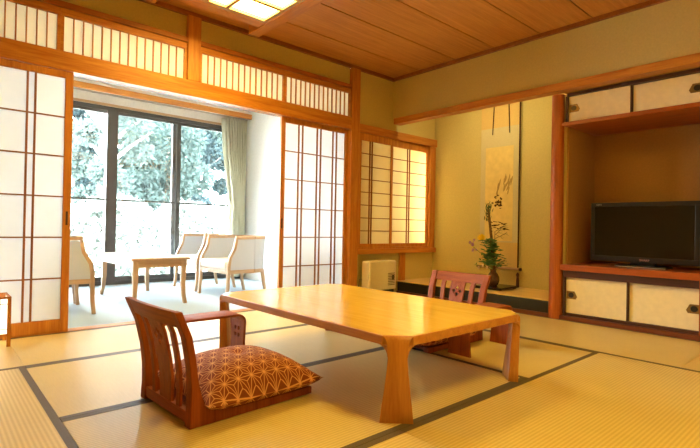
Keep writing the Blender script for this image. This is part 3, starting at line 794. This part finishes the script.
# ------------------------------------------------------------------ television
t = thing('television', 'black flat-screen television on the red cabinet top in the niche', 'television', (4.6, 1.355, .503))
vy0, vy1 = .945, 1.768
obj('housing', B().box(4.55, 4.615, vy0, vy1, .545, 1.065), M['tvblack'], t, bevel=.006)
obj('bezel', B().box(4.541, 4.549, vy0, vy1, .545, .592).box(4.541, 4.549, vy0, vy1, 1.03, 1.065).box(4.541, 4.549, vy0, vy0+.033, .592, 1.03).box(4.541, 4.549, vy1-.033, vy1, .592, 1.03), M['tvblack'], t, bevel=.002)
obj('screen', B().box(4.5455, 4.549, vy0+.033, vy1-.033, .592, 1.03), M['screen'], t)
obj('neck', B().box(4.575, 4.61, 1.26, 1.45, .518, .56), M['tvblack'], t)
s = obj('stand', B().prism([(4.50,1.16),(4.70,1.16),(4.70,1.55),(4.50,1.55),(4.47,1.355)][:4], 'z', .504, .520), M['tvblack'], t, bevel=.004)
obj('stand_trim', B().box(4.4985, 4.4998, 1.165, 1.545, .506, .512), M['silver'], s)
def text(name, body, size, loc, m, parent, rot):
    cu = bpy.data.curves.new(name, 'FONT'); cu.body = body; cu.size = size; cu.extrude = .0004; cu.align_x = 'CENTER'; cu.align_y = 'CENTER'
    cu.materials.append(m)
    tmp = bpy.data.objects.new('lettering', cu); COL.objects.link(tmp); bpy.context.view_layer.update()
    me = bpy.data.meshes.new_from_object(tmp.evaluated_get(bpy.context.evaluated_depsgraph_get())); me.name = name
    bpy.data.objects.remove(tmp)
    o = bpy.data.objects.new(name, me); COL.objects.link(o); o.parent = parent
    o.location = Vector(loc)-LOC[parent.name]; o.rotation_euler = rot
    return o
text('maker_mark', 'SHARP', .026, (4.5402, 1.33, .567), mat_plain('mark_red_silver', (214, 150, 140), .4), t, (PI/2, 0, -PI/2))
text('series_mark', 'AQUOS', .014, (4.5402, 1.70, 1.047), M['silver'], t, (PI/2, 0, -PI/2))

# ------------------------------------------------------------------ hanging scroll
t = thing('hanging_scroll', 'hanging scroll with ink landscape on the alcove wall', 'scroll', (5.05, 3.01, .35))
sx = 5.045
obj('mount', B().box(sx, sx+.003, 2.765, 3.262, .66, 2.02), M['mount'], t)
obj('upper_silk', B().box(sx, sx+.003, 2.765, 3.262, 2.02, 2.42), M['mount_tan'], t)
obj('lower_silk', B().box(sx, sx+.003, 2.765, 3.262, .37, .66), M['mount_tan'], t)
pt = obj('painting', B().box(sx-.0012, sx-.0002, 2.83, 3.195, .675, 1.79), M['ptg'], t)
def blob(b, y, z, ry, rz, n=14, j=.35, rot=0.0):
    c_ = [(random.uniform(1-j, 1+j), 2*PI*k/n) for k in range(n)]
    b.bm.faces.new([b.bm.verts.new((sx-.0018, y+(ry*r*math.cos(a)*math.cos(rot)-rz*r*math.sin(a)*math.sin(rot)), z+(ry*r*math.cos(a)*math.sin(rot)+rz*r*math.sin(a)*math.cos(rot)))) for r, a in c_])
b = B()
# distant peaks
for y, z, h in ((2.87,1.46,.05),(2.94,1.44,.045),(3.02,1.40,.05),(2.90,1.34,.03)):
    for k in range(5): blob(b, y+random.uniform(-.025,.025), z-random.uniform(0,.16), .008, h, 10, .3, random.uniform(.1,.35))
obj('distant_peaks', b, M['ink_pale'], pt)
b = B()
for k in range(26): blob(b, 3.01+random.gauss(0,.03), 1.14+random.gauss(0,.04), random.uniform(.006,.018), random.uniform(.004,.014), 9, .5, random.uniform(-1,1))
obj('ink_tree', b, M['ink'], pt)
b = B()
for k in range(16): blob(b, 3.14+random.gauss(0,.016), 1.06+random.gauss(0,.035), random.uniform(.005,.012), random.uniform(.004,.014), 9, .5, random.uniform(-1,1))
obj('ink_tree', b, M['ink'], pt)
b = B()
for k in range(16): blob(b, 3.0+random.uniform(-.12,.12), .85+random.gauss(0,.04), random.uniform(.015,.045), .006, 10, .4, random.uniform(-.3,.3))
obj('ink_shore', b, M['ink'], pt)
b = B().tube([(sx-.004, 2.735, .36), (sx-.004, 3.29, .36)], .014, 12)
rd = obj('roller', b, palewood('y'), t, smooth=True)
obj('roller_knob', B().tube([(sx-.004, 2.715, .36), (sx-.004, 2.7345, .36)], .019, 12), darkwood('y'), rd, smooth=True)
for y0, y1 in ((3.083, 3.104), (2.90, 2.881)):
    obj('hanging_ribbon', B().prism([(y0-.006, 2.40), (y0+.006, 2.40), (y1+.006, 1.94), (y1-.006, 1.94)], 'x', sx-.006, sx-.004), M['cord_and_shadow'], t)
obj('edge_shadow_strip', B().box(sx-.004, sx+.004, 2.748, 2.762, .375, 2.42), M['cord_and_shadow'], t)  # dark strip drawn as the shadow along the scroll's right edge
obj('hanging_rod', B().tube([(sx, 2.74, 2.425), (sx, 3.28, 2.425)], .01), darkwood('y'), t)
w_ = obj('weight_tassel', B().lathe([(.002,.17),(.012,.16),(.018,.14),(.012,.12),(.016,.08),(.019,.0)], (sx-.02, 2.745, .156), 12), darkwood('z'), t, smooth=True)

# ------------------------------------------------------------------ flowers
bd = obj('flower_board', B().box(4.54, 4.92, 2.67, 3.02, .168, .186).box(4.56, 4.60, 2.69, 3.0, .1555, .168).box(4.86, 4.90, 2.69, 3.0, .1555, .168), M['black'], bevel=.003, loc=(4.73, 2.85, .1555))
tag(bd, 'low black lacquered flower board on the alcove floor', 'flower board')
VX, VY, VZ = 4.70, 2.86, .187
o = obj('vase', B().lathe([(.040,0),(.058,.02),(.070,.06),(.066,.10),(.046,.135),(.032,.15),(.032,.17),(.038,.182),(.032,.18),(.026,.15)], (VX, VY, VZ), 28), M['vase'], smooth=True, loc=(VX, VY, VZ))
tag(o, 'round brown glazed vase on the black flower board', 'vase')
def leaf(b, p, d, L, w, droop=.2):
    p = Vector(p); d = Vector(d).normalized(); s = d.cross(Vector((0,0,1)))
    s = s.normalized() if s.length > .01 else Vector((1,0,0))
    up = s.cross(d)
    pts = [(0,.15),(.3,.9),(.6,.85),(1,.05)]; V = []
    for k, ww in pts:
        c_ = p+d*L*k-Vector((0,0,droop*L*k*k))
        V.append((b.bm.verts.new(c_-s*w*ww), b.bm.verts.new(c_+up*w*.25), b.bm.verts.new(c_+s*w*ww)))
    for a_, b_ in zip(V, V[1:]):
        b.bm.faces.new((a_[0], a_[1], b_[1], b_[0])); b.bm.faces.new((a_[1], a_[2], b_[2], b_[1]))
NECK = (VX, VY, VZ+.178)
def flower_thing(name, label, cat): return thing(name, label, cat, NECK)
# leafy green branch
t = flower_thing('leafy_branch', 'dense green leafy branch in the brown vase', 'branch')
st = [(VX,VY,VZ+.15),(VX,VY+.005,VZ+.25),(VX-.02,VY+.01,VZ+.38),(VX-.03,VY+.03,VZ+.48)]
obj('stem', B().tube(st, .005, 6), M['stem'], t)
b = B()
for k in range(150):
    z = random.uniform(.22, .50); a = random.uniform(0, 2*PI)
    leaf(b, (VX-.015+random.gauss(0,.012), VY+random.gauss(0.01,.04), VZ+z), (math.cos(a), math.sin(a), random.uniform(-.1,.7)), random.uniform(.05,.10), random.uniform(.020,.038))
obj('leaves', b, M['leaf'], t)
t = flower_thing('low_spray', 'low spreading spray of small leaves over the vase rim', 'spray')
b = B(); b2 = B()
for k, (dy, dx, dz) in enumerate([(.17,-.02,.06),(-.15,-.02,.09),(-.12,.03,.05),(.13,.04,.1),(.2,-.03,.0),(-.17,.0,.03)]):
    e_ = Vector((VX+dx, VY+dy, VZ+.2+dz)); s_ = Vector((VX, VY, VZ+.17))
    b.tube([s_, s_.lerp(e_, .5)+Vector((0,0,.03)), e_], .003, 5)
    for q in range(9):
        p = s_.lerp(e_, .35+.65*q/8)+Vector((0,0,.02)); a = random.uniform(0, 2*PI)
        leaf(b2, p, (math.cos(a), math.sin(a)+dy*5, random.uniform(0,.5)), random.uniform(.03,.06), random.uniform(.006,.012))
obj('stem', b, M['stem'], t); obj('leaves', b2, M['leaf'], t)
# tall stalk with tuft, and needle sprays
t = flower_thing('tall_stalk', 'tall brown stalk with a dark green tuft rising from the vase', 'stalk')
obj('stem', B().tube([(VX+.01,VY-.01,VZ+.15),(VX+.0,VY+.02,VZ+.45),(VX-.02,VY+.06,VZ+.85)], [.016,.016,.013], 8), M['stem'], t, smooth=True)
b = B()
for k in range(46):
    a = random.uniform(0, 2*PI)
    leaf(b, (VX-.02+random.gauss(0,.008), VY+.06+random.gauss(0,.016), VZ+random.uniform(.70,.88)), (math.cos(a)*.4, math.sin(a)*.4, 1), random.uniform(.05,.09), .005, .05)
obj('needles', b, M['leaf_dark'], t)
t = flower_thing('pine_sprig', 'thin sprig of pine needles leaning right in front of the scroll', 'sprig')
b = B(); b2 = B()
for (ey, ez) in ((-.14,.66),(-.16,.58),(-.10,.62)):
    s_ = Vector((VX, VY-.01, VZ+.16)); m_ = Vector((VX-.01, VY-.02, VZ+ez-.06)); e_ = Vector((VX-.03, VY+ey, VZ+ez))
    b.tube([s_, m_, e_], .003, 5)
    for q in range(14):
        p = m_.lerp(e_, q/13); a = random.uniform(-.6,.6)
        leaf(b2, p, (random.uniform(-.4,.4), -1+random.uniform(-.3,.7), random.uniform(-.5,.6)), random.uniform(.04,.07), .003, .1)
obj('stem', b, M['stem'], t); obj('needles', b2, M['leaf_dark'], t)
t = flower_thing('chrysanthemum', 'round yellow chrysanthemum above the green leaves', 'flower')
cy_, cz_ = VY+.135, VZ+.525
obj('stem', B().tube([(VX,VY,VZ+.15),(VX-.02,VY+.03,VZ+.35),(VX-.03,cy_,cz_-.02)], .003, 5), M['leaf'], t)
b = B().ball((VX-.035,cy_,cz_), (.034,.036,.032), 2)
for k in range(120):
    u = random.uniform(-.6,1); a = random.uniform(0,2*PI); d = Vector((math.cos(a)*math.sqrt(1-u*u), math.sin(a)*math.sqrt(1-u*u), u))
    leaf(b, Vector((VX-.035,cy_,cz_))+d*.024, d+Vector((0,0,.2)), .024, .006, .0)
obj('bloom', b, M['yellow'], t)
t = flower_thing('purple_flower', 'purple flower spray leaning left from the vase', 'flower')
b = B(); b2 = B()
s_ = Vector((VX,VY,VZ+.16)); e_ = Vector((VX-.04, VY+.235, VZ+.42))
b.tube([s_, Vector((VX-.02,VY+.07,VZ+.30)), e_], .003, 5)
for k in range(9):
    p = e_+Vector((random.gauss(0,.012), random.gauss(0,.026), random.gauss(-.01,.04)))
    for q in range(6):
        a = 2*PI*q/6
        leaf(b2, p, (random.uniform(-.5,.5), math.cos(a), math.sin(a)), .022, .009, .0)
obj('stem', b, M['leaf'], t); obj('petals', b2, M['purple'], t)
t = flower_thing('white_flower', 'small cream flowers low in the arrangement, left of the vase neck', 'flower')
b = B(); b2 = B()
for (dy, dz) in ((.15,.19),(.10,.215),(.045,.20)):
    e_ = Vector((VX-.05, VY+dy, VZ+dz)); b.tube([Vector((VX,VY,VZ+.165)), Vector((VX-.03,VY+dy*.5,VZ+dz+.02)), e_], .0025, 5)
    for q in range(9):
        a = 2*PI*q/9; leaf(b2, e_, (-.5, math.cos(a), math.sin(a)*.8), .022, .007, .0)
obj('stem', b, M['leaf'], t); obj('petals', b2, M['white_petal'], t)

# ------------------------------------------------------------------ garden
struct('ground_garden', B().box(-40, 60, 6.95, 90, -.45, -.3), M['white_ground'], 'pale garden ground outside the window', 'ground')
def tree(name, label, x, y, h, r, zlow, m, n, group, leafsize=.13):
    t = thing(name, label, 'tree', (x, y, -.3), group)
    b = B().tube([(x,y,-.3),(x+.1,y,h*.4),(x-.05,y+.1,h*.8)], [.2,.14,.04], 8)
    for k in range(7):
        a = random.uniform(0,2*PI); z = random.uniform(.3,.7)*h
        b.tube([(x,y,z-.4),(x+math.cos(a)*r*.45,y+math.sin(a)*r*.45,z+.4),(x+math.cos(a)*r*.8,y+math.sin(a)*r*.8,z+.9)], [.07,.045,.015], 5)
    obj('trunk', b, M['bark'], t, smooth=True)
    b = B(); cl = []
    for k in range(26):
        z = random.uniform(zlow, h); f = math.sin(PI*min(1, max(0.08, (h-z)/(h-zlow+.5)*.8+.12)))**.7
        a = random.uniform(0,2*PI); q = r*f*math.sqrt(random.uniform(.05,1))
        cl.append((Vector((x+q*math.cos(a), y+q*math.sin(a), z)), random.uniform(.35,.7)*r*.55))
    for k in range(n):
        c_, cr = random.choice(cl); d = Vector((random.gauss(0,1),random.gauss(0,1),random.gauss(0,.8))).normalized()
        p = c_+d*cr*random.uniform(.55,1.0); s = leafsize*random.uniform(.5,1.1)
        u = Vector((random.gauss(0,1),random.gauss(0,1),random.gauss(0,1))).normalized(); v = u.cross(d)
        if v.length < .05: continue
        v.normalize(); u = (u*.6+v.cross(d)*.4).normalized()
        b.quad(p-u*s, p-v*s*.5, p+u*s, p+v*s*.5)
    obj('crown', b, m, t)
GT = 'garden trees beyond the window'
tree('garden_tree', 'tall leafy tree filling the middle window pane', 7.5, 20, 11.0, 2.8, 1.8, M['tree1'], 24000, GT, .15)
tree('garden_tree', 'pale near tree in the left window pane', 3.7, 15, 7.0, 1.7, 1.4, M['tree3'], 9000, GT, .12)
tree('garden_tree', 'darker tree between the left and middle panes', 5.2, 26.5, 11.5, 2.7, 1.4, M['tree2'], 20000, GT, .18)
tree('garden_tree', 'rounded dark tree at the left half of the right pane', 11.3, 26.5, 9.6, 2.5, 1.2, M['tree2'], 18000, GT, .17)
tree('garden_tree', 'broad tree far back behind the middle pane trees', 11.2, 34, 14.5, 4.0, 2.0, M['tree1'], 20000, GT, .25)
tree('garden_tree', 'distant tree far back behind the left pane trees', 8.0, 44, 17.0, 4.2, 2.0, M['tree1'], 18000, GT, .26)
for k, (x, y, r, lab) in enumerate([(3.1,11.4,1.35,'pale bush low in the left window pane'),(5.6,13.3,1.4,'pale bush below the tall tree, behind the coffee table'),(8.6,16.3,1.6,'pale bush low in the right pane beside the armchairs')]):
    t = thing('garden_bush', lab, 'bush', (x, y, -.3), 'pale bushes below the trees')
    b = B()
    for q in range(4000):
        a = random.uniform(0,2*PI); u = random.uniform(0,1); d = Vector((math.cos(a)*math.sqrt(1-u*u), math.sin(a)*math.sqrt(1-u*u), u))
        p = Vector((x,y,-.3))+Vector((d.x*r, d.y*r, d.z*r*1.25))*random.uniform(.8,1.05)
        uu = Vector((random.gauss(0,1),random.gauss(0,1),random.gauss(0,1))).normalized(); v = uu.cross(d)
        if v.length < .05: continue
        v.normalize(); b.quad(p-uu*.09, p-v*.05, p+uu*.09, p+v*.05)
    obj('foliage', b, M['bush'], t)
    obj('stems', B().tube([(x,y,-.3),(x+.1,y,.6),(x+.3,y+.2,1.0)], .04, 5).tube([(x,y,-.3),(x-.2,y,.5),(x-.4,y-.1,.9)], .04, 5), M['bark'], t)

# ------------------------------------------------------------------ light
w = bpy.data.worlds.new('sky'); SC.world = w; w.use_nodes = True
bg = w.node_tree.nodes['Background']; bg.inputs[0].default_value = (.86, .94, 1.0, 1); bg.inputs[1].default_value = 27.0
def light(name, kind, loc, energy, color, rot=(0,0,0), **kw):
    l = bpy.data.lights.new(name, kind); l.energy = energy; l.color = color
    for k, v in kw.items(): setattr(l, k, v)
    o = bpy.data.objects.new(name, l); COL.objects.link(o); o.location = loc; o.rotation_euler = rot
    return o
light('sun', 'SUN', (0,-20,20), 2.0, (1,.96,.9), (math.radians(42),0,math.radians(-25)), angle=.05)
po = light('window_portal', 'AREA', (1.8, WY-.1, 1.15), 1, (1,1,1), (-PI/2,0,0), shape='RECTANGLE', size=3.6, size_y=2.3)
po.data.cycles.is_portal = True
# concealed strip light of the alcove, behind the lintel
light('alcove_strip', 'AREA', (4.40, 2.95, 2.40), 4, (1,.86,.5), (0, math.radians(-18), 0), shape='RECTANGLE', size=.06, size_y=1.0)
# tubes behind the alcove paper window
t = thing('window_tube_lamp', 'bright tube lamp behind left edge of the alcove paper window', 'lamp', (3.72, 4.16, .6), 'tube lamps behind the alcove paper window')
obj('tube', B().tube([(3.72,4.16,.62),(3.72,4.16,1.8)], .014, 10), M['tube'], t, smooth=True)
obj('socket', B().box(3.70,3.74,4.14,4.18,.57,.62).box(3.70,3.74,4.14,4.18,1.8,1.85), M['silver'], t)
dup(t, (4.86, 4.16, .6), 0, 'bright tube lamp behind right edge of the alcove paper window')
struct('wall_lightbox', B().box(3.6, 5.12, 4.28, 4.32, .4, 2.0).box(3.6, 3.64, 4.064, 4.28, .4, 2.0).box(5.08, 5.12, 4.064, 4.28, .4, 2.0).box(3.64, 5.08, 4.064, 4.28, .4, .44).box(3.64, 5.08, 4.064, 4.28, 1.96, 2.0), M['white_wall'], 'shallow light box behind the alcove paper window', 'wall')

# ------------------------------------------------------------------ camera
cam = bpy.data.cameras.new('camera'); co = bpy.data.objects.new('camera', cam); COL.objects.link(co); SC.camera = co
cam.sensor_fit = 'HORIZONTAL'; cam.sensor_width = 36; cam.lens = 36*473.77/700; cam.clip_start = .05; cam.clip_end = 300
yaw, pit, rol = math.radians(48.219), math.radians(.4362), math.radians(1.0672)
fw = Vector((math.cos(yaw)*math.cos(pit), math.sin(yaw)*math.cos(pit), math.sin(pit))); rt = Vector((math.sin(yaw), -math.cos(yaw), 0)); up = rt.cross(fw)
r2 = rt*math.cos(rol)+up*math.sin(rol); u2 = up*math.cos(rol)-rt*math.sin(rol)
mw = Matrix((r2, u2, -fw)).transposed().to_4x4(); mw.translation = (0, 0, .8)
co.matrix_world = mw

SC.view_settings.view_transform = 'Standard'; SC.view_settings.look = 'None'
SC.view_settings.exposure = .95; SC.view_settings.gamma = 1.0; SC.view_settings.use_curve_mapping = False
SC.cycles.max_bounces = 10; SC.cycles.diffuse_bounces = 6; SC.cycles.transparent_max_bounces = 12
